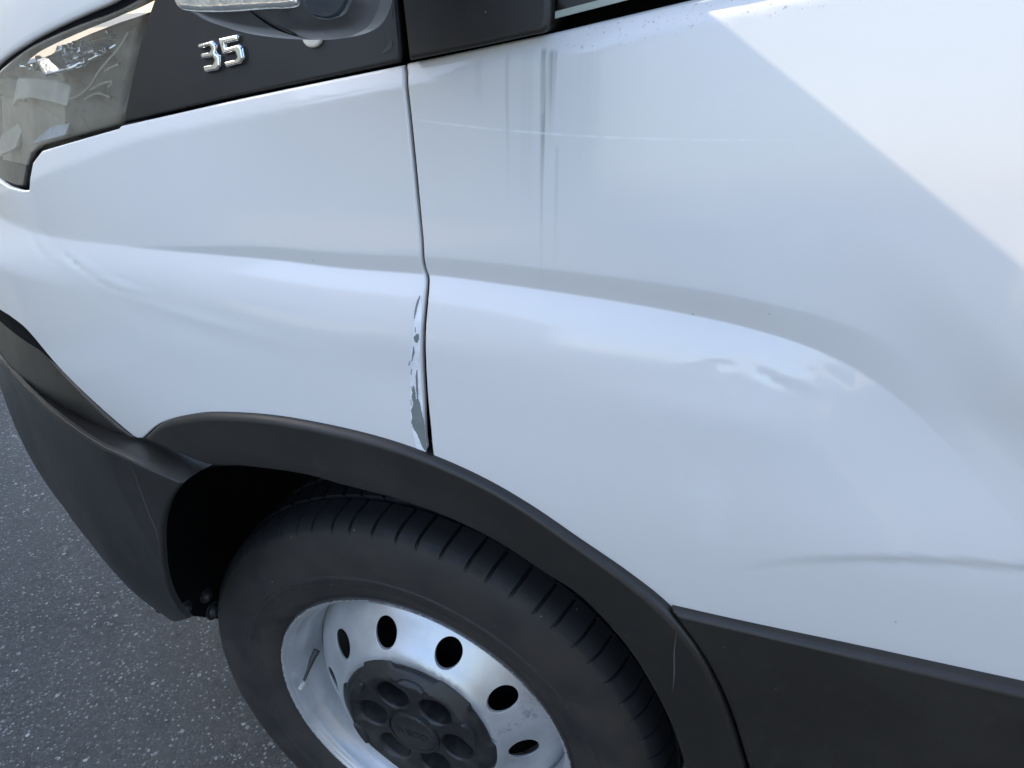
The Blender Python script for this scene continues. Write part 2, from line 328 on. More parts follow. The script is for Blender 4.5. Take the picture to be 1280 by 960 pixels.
def tube(name, pts, rad, mat, parent=None, n=10):
    P = [Vector(p) for p in pts]; vs = []; fs = []
    up = Vector((0,1,0.01))
    for i, p in enumerate(P):
        t = (P[min(i+1,len(P)-1)]-P[max(i-1,0)]).normalized(); a = t.cross(up)
        a = a.normalized() if a.length > 1e-4 else Vector((1,0,0)); b = t.cross(a)
        r = rad[i] if isinstance(rad, (list, tuple)) else rad
        for k in range(n):
            u = 2*math.pi*k/n; vs.append(p+a*r*math.cos(u)+b*r*math.sin(u))
    for i in range(len(P)-1):
        for k in range(n):
            j = (k+1) % n; fs.append((i*n+k, i*n+j, (i+1)*n+j, (i+1)*n+k))
    fs.append(tuple(range(n))[::-1]); fs.append(tuple((len(P)-1)*n+k for k in range(n)))
    return autosmooth(mesh_obj(name, vs, fs, mat, parent), 50)

# ------------------------------------------------------------------ materials
class NT:
    def __init__(s, name):
        s.m = bpy.data.materials.new(name); s.m.use_nodes = True; s.t = s.m.node_tree; s.t.nodes.clear()
        s.out = s.t.nodes.new('ShaderNodeOutputMaterial')
    def n(s, typ, **k):
        o = s.t.nodes.new(typ)
        for a, v in k.items():
            if a[0] == '_': setattr(o, a[1:], v)
            else:
                i = o.inputs[a.replace('__', ' ')]
                if isinstance(v, bpy.types.NodeSocket): s.t.links.new(v, i)
                else: i.default_value = v
        return o
    def math(s, op, a, b=None, c=None, clamp=False):
        o = s.t.nodes.new('ShaderNodeMath'); o.operation = op; o.use_clamp = clamp
        for i, v in enumerate((a, b, c)):
            if v is None: continue
            if isinstance(v, (int, float)): o.inputs[i].default_value = v
            else: s.t.links.new(v, o.inputs[i])
        return o.outputs[0]
    def ramp(s, fac, a, b, lo=0., hi=1., smooth=True):
        o = s.t.nodes.new('ShaderNodeMapRange'); o.interpolation_type = 'SMOOTHSTEP' if smooth else 'LINEAR'
        s.t.links.new(fac, o.inputs[0]); o.inputs[1].default_value = a; o.inputs[2].default_value = b
        o.inputs[3].default_value = lo; o.inputs[4].default_value = hi; return o.outputs[0]
    def mix(s, fac, a, b):
        o = s.t.nodes.new('ShaderNodeMix'); o.data_type = 'RGBA'
        for i, v in ((0, fac), (6, a), (7, b)):
            if isinstance(v, bpy.types.NodeSocket): s.t.links.new(v, o.inputs[i])
            elif isinstance(v, tuple): o.inputs[i].default_value = v if len(v) == 4 else v+(1,)
            else: o.inputs[i].default_value = v
        return o.outputs[2]
    def noise(s, co, scale, detail=3, rough=.5):
        return s.n('ShaderNodeTexNoise', Vector=co, Scale=scale, Detail=detail, Roughness=rough)
    def geo(s):
        tc = s.t.nodes.new('ShaderNodeTexCoord'); sp = s.n('ShaderNodeSeparateXYZ', Vector=tc.outputs['Object'])
        return tc.outputs['Object'], sp.outputs[0], sp.outputs[1], sp.outputs[2]
    def scaled(s, co, v):
        o = s.t.nodes.new('ShaderNodeMapping'); s.t.links.new(co, o.inputs[0]); o.inputs[3].default_value = v; return o.outputs[0]
    def bump(s, h, strength, dist):
        return s.n('ShaderNodeBump', Height=h, Strength=strength, Distance=dist).outputs[0]
    def bsdf(s, **k):
        b = s.n('ShaderNodeBsdfPrincipled', **k); s.t.links.new(b.outputs[0], s.out.inputs[0]); return b
def simple(name, col, rough=.5, metal=0., bumps=None, spec=.5, **k):
    t = NT(name); co, x, y, z = t.geo()
    n1 = t.noise(co, 45, 4, .6).outputs[0]
    c = t.mix(t.ramp(n1, .3, .7), tuple(v*.86 for v in col[:3]), tuple(min(1, v*1.12) for v in col[:3]))
    kw = dict(Base__Color=c, Roughness=t.ramp(n1, .3, .7, rough*.88, min(1, rough*1.12)), Metallic=metal)
    if bumps:
        kw['Normal'] = t.bump(t.noise(co, bumps[0], 3, .6).outputs[0], bumps[1], bumps[2])
    b = t.bsdf(**kw); b.inputs['Specular IOR Level'].default_value = spec
    for a, v in k.items(): b.inputs[a.replace('__', ' ')].default_value = v
    return t.m

def paint_material(name, dirt=False):
    t = NT(name); co, x, y, z = t.geo()
    base = (.765,.755,.735)
    n_big = t.noise(co, 3.2, 3, .55).outputs[0]; n_fine = t.noise(co, 260, 3, .6).outputs[0]
    c = t.mix(t.ramp(n_big, .35, .7, 0, .22), base, (.70,.69,.665))
    # dust film and tiny specks of grime
    sp = t.n('ShaderNodeTexVoronoi', Vector=co, Scale=62.); pick = t.ramp(sp.outputs['Distance'], .035, .06, 1, 0)
    pick = t.math('MULTIPLY', pick, t.math('GREATER_THAN', t.n('ShaderNodeSeparateColor', Color=sp.outputs['Color']).outputs[0], .93))
    c = t.mix(t.math('MULTIPLY', pick, .55), c, (.20,.20,.19))
    if dirt:
        stv = t.noise(t.scaled(co, (230, 1, 7)), 1., 3, .6).outputs[0]
        def streak(x0, w, ztop, zbot, k, lean=0.):
            xx = t.math('ADD', x, t.math('MULTIPLY', t.math('SUBTRACT', z, ztop), lean))
            d = t.math('ABSOLUTE', t.math('SUBTRACT', xx, x0))
            m = t.ramp(d, w*.35, w, 1, 0); m = t.math('MULTIPLY', m, t.ramp(z, zbot, ztop-.01, 0, 1))
            m = t.math('MULTIPLY', m, t.ramp(z, ztop, ztop+.004, 1, 0)); m = t.math('MULTIPLY', m, t.ramp(stv, .3, .65, .25, 1.))
            return t.math('MULTIPLY', m, k)
        tot = None
        for a in ((.2305,.0024,.838,.750,1.0,0),(.2300,.0018,.80,.66,.30,0),(.2365,.0045,.837,.77,.60,-.05),(.2405,.0018,.78,.69,.22,0),(.2055,.0022,.835,.73,.20,0),(.1842,.0040,.833,.80,.12,0),(.219,.006,.838,.72,.08,0),(.262,.010,.84,.74,.06,0)):
            s_ = streak(*a); tot = s_ if tot is None else t.math('ADD', tot, s_, clamp=True)
        c = t.mix(tot, c, (.17,.175,.165))
        # pale line worn along the door
        zl = t.math('ADD', .7978, t.math('MULTIPLY', t.math('SUBTRACT', x, .13), -.10))
        zl = t.math('ADD', zl, t.math('MULTIPLY', t.math('POWER', t.math('MAXIMUM', t.math('SUBTRACT', x, .15), 0), 2), .30))
        d = t.math('ABSOLUTE', t.math('SUBTRACT', z, zl))
        line = t.math('MULTIPLY', t.ramp(d, .0004, .0011, 1, 0), t.math('MULTIPLY', t.ramp(x, .128, .16, 0, 1), t.ramp(x, .25, .42, 1, 0)))
        line = t.math('MULTIPLY', line, t.ramp(t.noise(co, 90, 2).outputs[0], .35, .6, .1, .5))
        c = t.mix(line, c, (.95,.96,.97))
        # grime collected on the sill chamfer, rubbed dull patches
        zs = t.math('ADD', .8545, t.math('MULTIPLY', t.math('SUBTRACT', x, .3189), .15)); d = t.math('ABSOLUTE', t.math('SUBTRACT', z, zs))
        g = t.math('MULTIPLY', t.ramp(d, .001, .013, 1, 0), t.ramp(t.noise(co, 420, 3, .7).outputs[0], .60, .70, 0, .8))
        g = t.math('MULTIPLY', g, t.ramp(x, .23, .26, 0, 1)); c = t.mix(g, c, (.22,.22,.18))
        rub = t.ramp(t.noise(t.scaled(co, (1,1,1)), 14, 5, .65).outputs[0], .52, .72, 0, 1)
        rb = t.math('MULTIPLY', rub, t.math('MULTIPLY', t.ramp(x, .29, .33, 0, 1), t.ramp(x, .40, .45, 1, 0)))
        c = t.mix(t.math('MULTIPLY', rb, .20), c, (.86,.87,.86))
    else: rb = None
    op = t.noise(co, 85, 2, .4).outputs[0]; wav = t.noise(co, 9, 2, .4).outputs[0]
    h = t.math('ADD', t.math('MULTIPLY', op, .012), t.math('MULTIPLY', wav, .5))
    nrm = t.bump(h, .30, .0022)
    rg = t.ramp(n_big, .3, .7, .03, .12)
    b = t.bsdf(Base__Color=c, Roughness=.42, Normal=nrm)
    b.inputs['Coat Weight'].default_value = 1.; t.t.links.new(rg, b.inputs['Coat Roughness']); t.t.links.new(nrm, b.inputs['Coat Normal'])
    b.inputs['Coat IOR'].default_value = 1.5
    return t.m
def plastic_material(name, col=(.019,.017,.0145), rough=.42, grain=900, gs=.12, dust=.06):
    t = NT(name); co, x, y, z = t.geo()
    nb = t.noise(co, 7, 5, .6).outputs[0]
    nv = t.noise(t.scaled(co, (40, 40, 9)), 1, 4, .6).outputs[0]
    c = t.mix(t.ramp(nb, .35, .75, 0, dust), col+(1,), (.16,.15,.13,1)); c = t.mix(t.ramp(nv, .60, .80, 0, dust*.6), c, (.20,.19,.17,1))
    spk = t.n('ShaderNodeTexVoronoi', Vector=co, Scale=140.); pk = t.math('MULTIPLY', t.ramp(spk.outputs['Distance'], .06, .12, 1, 0), t.math('GREATER_THAN', t.n('ShaderNodeSeparateColor', Color=spk.outputs['Color']).outputs[0], .965))
    c = t.mix(t.math('MULTIPLY', pk, .5), c, (.22,.21,.19,1))
    ndust = t.noise(co, 60, 5, .7).outputs[0]; c = t.mix(t.ramp(ndust, .50, .75, 0, dust*.8), c, (.15,.14,.12,1))
    sc = t.n('ShaderNodeTexVoronoi', Vector=t.scaled(co, (30,30,160)), Scale=1., _feature='DISTANCE_TO_EDGE')
    nrm = t.bump(t.noise(co, grain, 2, .6).outputs[0], gs, .0006)
    t.bsdf(Base__Color=c, Roughness=t.ramp(nb, .3, .7, rough*.85, rough*1.2), Normal=nrm)
    return t.m
def tyre_material():
    t = NT('tyre_rubber'); co, x, y, z = t.geo()
    r = t.math('SQRT', t.math('ADD', t.math('POWER', x, 2), t.math('POWER', z, 2)))
    nb = t.noise(co, 12, 5, .65).outputs[0]; nf = t.noise(co, 130, 3, .6).outputs[0]
    side = t.ramp(r, .332, .326, 0, 1)
    dusty = t.math('MULTIPLY', side, t.ramp(nb, .30, .70, .20, 1.))
    c = t.mix(dusty, (.019,.019,.020), (.046,.038,.031))
    sp = t.n('ShaderNodeTexVoronoi', Vector=co, Scale=95.)
    pk = t.math('MULTIPLY', t.ramp(sp.outputs['Distance'], .05, .10, 1, 0), t.math('GREATER_THAN', t.n('ShaderNodeSeparateColor', Color=sp.outputs['Color']).outputs[0], .925))
    c = t.mix(pk, c, (.30,.29,.27))
    ang = t.math('MULTIPLY', t.math('ARCTAN2', z, x), 7.)
    pv = t.n('ShaderNodeCombineXYZ', X=ang, Y=t.math('MULTIPLY', r, 60.)).outputs[0]
    mk = t.math('MULTIPLY', t.ramp(t.noise(pv, 3.2, 3, .6).outputs[0], .52, .62), t.math('MULTIPLY', t.ramp(r, .2465, .2485), t.ramp(r, .262, .264, 1, 0)))
    c = t.mix(t.math('MULTIPLY', mk, .55), c, (.016,.015,.014))
    sc_ = t.noise(t.n('ShaderNodeCombineXYZ', X=t.math('MULTIPLY', ang, .6), Y=t.math('MULTIPLY', r, 340.)).outputs[0], 1., 4, .65).outputs[0]
    c = t.mix(t.math('MULTIPLY', side, t.ramp(sc_, .52, .72, 0, .35)), c, (.030,.027,.024))
    # moulded ridges round the sidewall
    h = t.math('MULTIPLY', t.math('SINE', t.math('MULTIPLY', r, 1500)), .03)
    h = t.math('ADD', h, t.math('MULTIPLY', nf, 1.))
    t.bsdf(Base__Color=c, Roughness=t.ramp(nb, .3, .7, .55, .78), Normal=t.bump(h, .35, .0012))
    return t.m
def rim_material():
    t = NT('silver_wheel_paint'); co, x, y, z = t.geo()
    r = t.math('SQRT', t.math('ADD', t.math('POWER', x, 2), t.math('POWER', z, 2)))
    nb = t.noise(co, 16, 5, .65).outputs[0]; nf = t.noise(co, 170, 4, .7).outputs[0]
    c = t.mix(t.ramp(nb, .35, .7), (.58,.59,.60), (.70,.71,.72))
    st = t.ramp(t.noise(co, 15, 5, .7).outputs[0], .62, .70, 0, .6)            # bluish grime patches
    c = t.mix(t.math('MULTIPLY', st, t.ramp(r, .19, .17, 0, 1)), c, (.22,.24,.32))
    rustm = t.ramp(t.math('ADD', r, t.math('MULTIPLY', t.math('SUBTRACT', nf, .5), .007)), .2192, .2212, 0, .95)
    c = t.mix(rustm, c, (.045,.038,.033))
    fl = t.math('MULTIPLY', t.ramp(nf, .71, .75), .5); c = t.mix(fl, c, (.08,.075,.07))
    met = t.ramp(rustm, 0, 1, .55, 0, False)
    t.bsdf(Base__Color=c, Roughness=t.ramp(nb, .3, .7, .30, .42), Metallic=met, Normal=t.bump(nf, .12, .0006))
    return t.m
def asphalt_material():
    t = NT('asphalt'); co, x, y, z = t.geo()
    wn = t.n('ShaderNodeTexNoise', Vector=co, Scale=260., Detail=2); wp = t.n('ShaderNodeVectorMath', _operation='MULTIPLY_ADD'); t.t.links.new(wn.outputs[1], wp.inputs[0]); wp.inputs[1].default_value = (.006,.006,.006); t.t.links.new(co, wp.inputs[2]); co0 = co; co = wp.outputs[0]
    v1 = t.n('ShaderNodeTexVoronoi', Vector=co, Scale=155.); v2 = t.n('ShaderNodeTexVoronoi', Vector=co, Scale=230.)
    e1 = t.n('ShaderNodeTexVoronoi', Vector=co, Scale=155., _feature='DISTANCE_TO_EDGE')
    r1 = t.n('ShaderNodeSeparateColor', Color=v1.outputs['Color']); r2 = t.n('ShaderNodeSeparateColor', Color=v2.outputs['Color'])
    nb = t.noise(co0, 1.6, 5, .6).outputs[0]; nm = t.noise(co0, 30, 4, .6).outputs[0]
    c = t.mix(t.ramp(nb, .3, .7), (.076,.071,.062), (.106,.099,.087))
    c = t.mix(t.math('MULTIPLY', t.ramp(r1.outputs[1], .2, .9), .6), c, (.145,.140,.130))
    c = t.mix(t.math('MULTIPLY', t.ramp(nm, .55, .75), .6), c, (.034,.033,.032))
    s1 = t.math('MULTIPLY', t.ramp(r1.outputs[0], .80, .88), t.ramp(v1.outputs['Distance'], .30, .52, 1, 0))
    s2 = t.math('MULTIPLY', t.ramp(r2.outputs[0], .66, .80), t.ramp(v2.outputs['Distance'], .30, .52, 1, 0))
    c = t.mix(t.math('MULTIPLY', s2, .7), c, (.24,.235,.22))
    v3 = t.n('ShaderNodeTexVoronoi', Vector=co, Scale=78.); r3 = t.n('ShaderNodeSeparateColor', Color=v3.outputs['Color'])
    s3 = t.math('MULTIPLY', t.ramp(r3.outputs[0], .955, .965), t.ramp(v3.outputs['Distance'], .28, .40, 1, 0))
    c = t.mix(s3, c, t.mix(r3.outputs[1], (.16,.155,.145), (.62,.60,.54)))
    stn = t.noise(co0, 4.5, 6, .7).outputs[0]; c = t.mix(t.ramp(stn, .52, .70, 0, .45), c, (.030,.030,.031))
    c = t.mix(s1, c, t.mix(r1.outputs[2], (.24,.24,.22), (.58,.56,.50)))
    h = t.math('ADD', t.math('MULTIPLY', t.ramp(e1.outputs[0], 0, .25), t.math('ADD', r1.outputs[1], .4)), t.math('MULTIPLY', r2.outputs[1], .5))
    t.bsdf(Base__Color=c, Roughness=.78, Normal=t.bump(h, .9, .003))
    return t.m
def gravel_material():
    t = NT('dry_gravel'); co, x, y, z = t.geo()
    v = t.n('ShaderNodeTexVoronoi', Vector=co, Scale=45.); s_ = t.n('ShaderNodeSeparateColor', Color=v.outputs['Color'])
    c = t.mix(s_.outputs[0], (.22,.15,.09), (.55,.46,.34)); c = t.mix(t.math('MULTIPLY', t.ramp(s_.outputs[1], .8, .9), .8), c, (.10,.09,.07))
    t.bsdf(Base__Color=c, Roughness=.9, Normal=t.bump(t.math('MULTIPLY', v.outputs['Distance'], -1.), .8, .01)); return t.m
def glass_material(name, tint=(1,1,1), gain=1.0, rough=.0, dust=.0, film=.0):
    t = NT(name); co, x, y, z = t.geo()
    tr = t.n('ShaderNodeBsdfTransparent', Color=tint+(1,)); gl = t.n('ShaderNodeBsdfGlossy', Roughness=rough, Color=(1,1,1,1))
    wav = t.noise(co, 12, 2, .4).outputs[0]; nrm = t.bump(wav, .3, .002); t.t.links.new(nrm, gl.inputs['Normal'])
    fr = t.n('ShaderNodeFresnel', IOR=1.5, Normal=nrm).outputs[0]
    m = t.n('ShaderNodeMixShader'); t.t.links.new(t.math('MULTIPLY', fr, gain, clamp=True), m.inputs[0])
    t.t.links.new(tr.outputs[0], m.inputs[1]); t.t.links.new(gl.outputs[0], m.inputs[2])
    df = t.n('ShaderNodeBsdfDiffuse', Color=(.66,.60,.49,1)); m2 = t.n('ShaderNodeMixShader')  # diffuse film: lens haze, its warm tone standing in for reflected surroundings
    nb = t.noise(co, 25, 5, .65).outputs[0]
    t.t.links.new(t.ramp(nb, .35, .75, film, film+dust), m2.inputs[0]); t.t.links.new(m.outputs[0], m2.inputs[1]); t.t.links.new(df.outputs[0], m2.inputs[2])
    t.t.links.new(m2.outputs[0], t.out.inputs[0]); return t.m

M_ = dict(
    paint=paint_material('white_van_paint'), door=paint_material('white_van_paint_streaked', True),
    black=plastic_material('black_trim_plastic'), panel=plastic_material('smooth_black_plastic', (.010,.010,.010), .36, 1400, .05, .04),
    bumper=plastic_material('grained_bumper_plastic', (.017,.0155,.0135), .36, 700, .2, .09),
    liner=simple('wheel_well_liner', (.006,.006,.0065), .85, 0, (160,.4,.002), .15),
    gap=simple('panel_gap_black', (.006,.006,.007), .8, 0, None, .1),
    rubber=tyre_material(), rim=rim_material(), hub=plastic_material('hub_cap_plastic', (.015,.015,.016), .42, 800, .1, .22),
    haze=simple('hazy_lamp_plastic', (.58,.52,.41), .35), white_part=simple('white_lamp_part', (.75,.78,.82), .3), chrome=simple('chrome', (.82,.82,.82), .07, 1.0, (60,.15,.0004)),
    primer=simple('grey_primer', (.19,.205,.20), .6, 0, (300,.3,.0006)),
    filler=simple('bare_white_filler', (.84,.85,.86), .55, 0, (220,.3,.0006)),
    bolt=simple('dull_dark_bolt', (.05,.05,.052), .55, .3), scuff=simple('pale_scuff', (.085,.080,.075), .6),
    steel=simple('dull_steel', (.42,.43,.44), .4, .8),
    lens=glass_material('lamp_lens', (.93,.93,.92), 1.2, 0., .08, .06), window=glass_material('dark_window_glass', (.10,.12,.12), 1., 0., .03, .01),
    bowl=simple('smoky_lamp_housing', (.28,.245,.195), .30), silver=simple('silver_reflector', (.66,.66,.64), .16, .9, (35,.4,.003)),
    cream=simple('cream_lamp_part', (.78,.73,.62), .4), grey=simple('grey_mirror_shell', (.085,.09,.095), .30, 0, (900,.05,.0005), .5, Coat__Weight=.4, Coat__Roughness=.1),
    clear=simple('clear_indicator', (.85,.84,.78), .08, .7, (110,.6,.0013)), mglass=simple('wet_dark_glass', (.05,.06,.07), .05, .3, (300,.25,.0008)),
    stucco=simple('tan_stucco', (.72,.59,.42), .9, 0, (60,.5,.004)), white_wall=simple('cream_stucco', (.40,.35,.27), .9, 0, (60,.5,.004)),
    roof=simple('clay_roof', (.30,.13,.08), .85, 0, (20,.5,.01)), shutter=simple('brown_shutter', (.50,.40,.28), .6),
    kerb=simple('kerb_concrete', (.40,.38,.34), .85, 0, (90,.5,.003)), asphalt=asphalt_material(), gravel=gravel_material(),
)

# ------------------------------------------------------------------ the setting
GZ = -.343
def sheet(name, x0, x1, y0, y1, z, mat, n=1):
    vs = [(x0,y0,z),(x1,y0,z),(x1,y1,z),(x0,y1,z)]
    return tag(mesh_obj(name, vs, [(0,1,2,3)], mat, None, False), kind='structure')
sheet('ground', -400, 400, -400, 400, GZ, M_['asphalt'])
# gravel verge beyond a low kerb, in the sun ahead of the van
VX = -2.55
vg = box('verge', (-60, -60, GZ-.1), (VX-.16, 60, GZ+.10), M_['gravel']); tag(vg, kind='structure')
kb = empty('kerb', (0,0,0)); tag(kb, kind='structure')
k0 = box('kerbstone', (VX-.157, 0, GZ-.1), (VX, .896, GZ+.12), M_['kerb'], kb, .012)
for i in range(-9, 12):
    if i == 0: continue
    c = k0.copy(); c.location = (0, i*.9, 0); link(c, kb)

# the tan garage whose shadow lies over the van; added out of view ahead of the van to cast that shade
gar = empty('blocker', (-4.5, -1.5, GZ+.1), None, 'tan rendered garage with flat roof and beige door added out of view ahead of the white van to shade it', 'blocker')
def gp(o): o.parent = gar; o.location = -gar.location; return o
GX = -3.0; GH = SH_Z+.75*0-0.0
def blocker():
    x1, y0, y1, zt = GX, -3.4, .98, BLOCKER_TOP
    gp(box('wall', (x1-3.4, y0, GZ+.10), (x1-.06, y1-.06, zt-.16), M_['stucco']))
    gp(box('roof', (x1-3.5, y0-.1, zt-.157), (x1, y1, zt), M_['kerb'], None, .01))
    gp(box('door', (x1-.063, -2.6, GZ+.103), (x1-.03, -.2, 1.9), M_['shutter']))
    for k in range(9):
        gp(box('door_panel', (x1-.033, -2.55, GZ+.15+k*.235), (x1-.018, -.25, GZ+.15+k*.235+.215), M_['shutter'], None, .004))
blocker()
# unseen wall added behind the photographer to darken the right of the door
wl_ = tag(box('shade_wall', (.95, -1.95, GZ), (9., -1.75, 1.55), M_['stucco']), 'tan rendered wall added out of view behind the photographer to darken the right of the white van', 'wall')
# a sunlit house added behind the photographer, out of view, for its warm reflection
hs = empty('reflection_house', (-9, -15, GZ), None, 'tan rendered house with clay roof added out of view for its warm reflection in the white van', 'reflection_house')
hs.rotation_euler.z = math.radians(-50)
def hb(name, lo, hi, mat, par=None):
    o = box(name, lo, hi, mat, par or hs); return o
hb('wall', (-6,-8,0), (6,0,5.4), M_['white_wall'])
for i in range(4):
    for k in range(2):
        w = hb('window', (-5+i*2.7, -.02, 1+k*2.5), (-3.9+i*2.7, .03, 2.3+k*2.5), M_['window'])
        hb('sill', (-5.1+i*2.7, .032, .9+k*2.5), (-3.8+i*2.7, .10, .98+k*2.5), M_['kerb'], w)
mesh_obj('roof', [(-6.5,-8.5,5.403),(6.5,-8.5,5.403),(6.5,.5,5.403),(-6.5,.5,5.403),(-6.5,-4,7.6),(6.5,-4,7.6)], [(0,1,5,4),(2,3,4,5),(0,4,3),(1,2,5),(0,3,2,1)], M_['roof'], hs, False)

# ------------------------------------------------------------------ the van
van = empty('van', (0,0,GZ), None, 'white delivery van with black wheel arch trim and scraped front wing, seen close up', 'van')
VR = empty('body', (0,0,-GZ), van)          # all body panels hang here (origin at the axle)
bpy.data.objects.remove(VR)
class _P: pass
def body(o):                                 # parent to van keeping world place
    o.parent = van; o.location = Vector(o.location)-van.location; return o
X0, X1 = -.95, 1.06
L = lambda k: T[k]
# front wing
def crease_lines(x0, x1):
    xs = np.arange(x0, x1, .0030); z = zc(xs); w = stab(xs, [-.2,-.125,-.02,.15,.3,.4,.47,.56], [.0,.004,.011,.015,.019,.022,.03,.03])
    return np.vstack([np.stack([xs, z+o], 1) for o in (-.0030,-.0018,-.0007,.0004,.0018)]+[np.stack([xs, z+w+o], 1) for o in (-.0012,.0012)])
lowl = L('fender_low'); 
fo = path(L('fender_shut'), ('l', [L('fender_shut')[-1]]+L('fender_foot')), L('fender_arch'),
          ('l', [L('fender_arch')[-1], L('fender_low')[0]]), lowl[:-1], ('l', [lowl[-2], (X0,.575),(X0,.715),(-.40,.716),(-.352,.7175)]),
          ('l', [(-.352,.7175), L('fender_lampedge')[0]]), L('fender_lampedge')[:3], L('fender_lampedge')[2:4],
          ('l', L('fender_lampedge')[3:]+[L('fender_top')[0]]), L('fender_top'), ('l', [L('fender_top')[-1], L('fender_shut')[0]]))
wing = body(patch('front_wing', fo, f_fender, M_['paint'], None, .0040, .0018, .003, extra=crease_lines(-.6,.13)))
# door
lowd = L('door_low')
do = path(L('door_shut'), L('door_arch'), ('l', [L('door_arch')[-1]]+lowd+[(X1,.4184),(X1,.93),(.9,.93),(.6,.915),(.32,.8635),(.24,.8495),(.128,.8325),L('door_shut')[0]]))
door = body(patch('front_door', do, f_body, M_['door'], None, .0043, .0018, .003, extra=crease_lines(.13,.6)))
# black backing sheets: the shade inside the panel gaps is put into their colour
def f_back(x, z): return f_body(x, z)+.017
bo = path(('l', [(X0,.48),(-.3,.478),(-.2,.478)]), [(-.2,.478),(-.1,.51),(0,.525),(.1,.515),(.2,.475),(.28,.43),(.33,.385)], ('l', [(.33,.385),(.37,.32),(.405,.2),(.405,-.1),(X1+.2,-.1),(X1+.2,.92),(.6,.89),(.24,.835),(-.13,.775),(-.33,.735),(X0,.70),(X0,.48)]), step=.012)
body(patch('gap_backing', bo, f_back, M_['gap'], None, .02, 0, .02))
def f_back2(x, z): return f_up(x, z)+.034
body(patch('cowl_gap_backing', resample([(-.19,.765),(-.13,.778),(.0,.798),(.24,.830),(.6,.885),(X1,.90),(X1,.99),(-.06,.99),(-.12,.86)], .012), f_back2, M_['gap'], None, .02, 0, .02))

# wheel arch trim
ao, ai = L('arch_outer'), L('arch_inner')
at = path(ao, ('l', [ao[-1],(.432,.16),(.436,.05),(.436,-.10),(.385,-.10),(.386,.05),(.380,.14), ai[0]]), ai, ('l', [ai[-1], ao[0]]))
arch = body(patch('wheel_arch_trim', at, f_arch, M_['black'], None, .006, .006, .035))
# rocker moulding
re_, rt = L('rocker_edge'), L('rocker_top')
ro = path(re_, ('l', [re_[-1],(.4345,.16),(.4395,.05),(.4395,-.10),(X1,-.10),(X1,.4299),rt[-1]]), ('l', rt[::-1]+[re_[0]]))
body(patch('side_moulding', ro, f_rocker, M_['black'], None, .007, .005, .02))
# bumper: upper strip, ledge and corner
so = path(('l', [(X0,.55),(-.60,.540)]), L('strip_top'), ('l', [L('strip_top')[-1], L('strip_low')[0]]), L('strip_low'), ('l', [L('strip_low')[-1],(X0,.475),(X0,.55)]))
bump = empty('front_bumper', (0,0,0)); body(bump)
def bp(o): o.parent = bump; return o
bp(patch('upper_strip', so, f_strip, M_['bumper'], None, .007, .004, .02))
li = [(X0,.462)]+[(-.62,.460)]+L('ledge_in'); lo_ = [(X0,.462),(-.62,.464)]+L('bump_top')
def ledge():
    n = 90
    def arc(P, k):
        P = np.array(P); s = np.r_[0, np.cumsum(np.hypot(*(P[1:]-P[:-1]).T))]; u = np.linspace(0, s[-1], k)
        return np.stack([np.interp(u, s, P[:,0]), np.interp(u, s, P[:,1])], 1)
    a = arc(spline(li, .004), n); b = arc(spline(lo_, .004), n); vs = []; fs = []
    m = 8
    for i in range(n):
        A = np.array([a[i,0], f_strip(a[i,0], a[i,1])+.012, a[i,1]-.002]); B = np.array([b[i,0], f_bump(b[i,0], b[i,1]), b[i,1]])
        for j in range(m):
            t = j/(m-1); p = A+(B-A)*t; vs.append((p[0], p[1], p[2]+.002*math.sin(math.pi*t)))
    for i in range(n-1):
        for j in range(m-1): fs.append((i*m+j, (i+1)*m+j, (i+1)*m+j+1, i*m+j+1))
    return mesh_obj('ledge', vs, fs, M_['bumper'], bump)
ledge()
bt, bopen = L('bump_top'), L('bump_open')
co_ = path(('l', [(X0,.464),(-.62,.466)]), [(-.62,.466)]+bt[:-1], bt[-2:]+bopen, ('l', [bopen[-1],(-.345,.128),(-.40,.112),(-.6,.10),(X0,.10),(X0,.464)]))
bp(patch('bumper_corner', co_, f_bump, M_['bumper'], None, .007, .0030, .004))
for by, bz, br in ((.033,.086,1.), (.036,.052,1.25), (-.006,.098,1.)):
    b_ = lathe('bolt', [(0,-.006),(.004*br,-.006),(.0070*br,-.003),(.0080*br,0),(.012*br,.001),(.012*br,.003)], M_['bolt'], bump, 14, deg=30)
    b_.location = (-.3705, by, bz); b_.rotation_euler.z = math.radians(90)

# wheel housing
def liner():
    vs = []; fs = []; n = 48; ys = [-.075,-.05,.0,.1,.25,.42,.60]
    for i in range(n+1):
        a = math.radians(-18+160*i/n)
        for y in ys: vs.append((.475*math.cos(a) if math.cos(a) > -9 else 0, y, .468*math.sin(a)))
    k = len(ys)
    for i in range(n):
        for j in range(k-1): fs.append((i*k+j, i*k+j+1, (i+1)*k+j+1, (i+1)*k+j))
    c = len(vs); vs.append((0,.60,.0)); 
    for i in range(n): fs.append((c, (i+1)*k+k-1, i*k+k-1))
    return body(mesh_obj('wheel_housing', vs, fs, M_['liner'], None))
liner()
body(box('underbody', (-.9,.50,-.02), (-.56,1.6,.12), M_['liner']))
wv = [(-.374,y,z) for y, z in [(-.045,.125),(-.02,.095),(0,.075),(.04,.030),(.10,-.02),(.60,-.02),(.60,.46),(-.045,.46)]]
body(mesh_obj('front_liner', wv+[(x-.006,y,z) for x,y,z in wv], [tuple(range(8)), tuple(range(15,7,-1))]+[(i,(i+1)%8,8+(i+1)%8,8+i) for i in range(8)], M_['liner'], None, False))
body(box('chassis', (.46,.02,-.12), (3.2,1.9,.02), M_['liner']))
# behind the bumper opening
body(patch('splash_shield', resample([(-.62,.16),(-.36,.15),(-.33,.165),(-.28,.25),(-.23,.34),(-.19,.42),(-.62,.42)], .01), lambda x,z: f_bump(x,z)+.012, M_['liner'], None, .02, 0, 0))

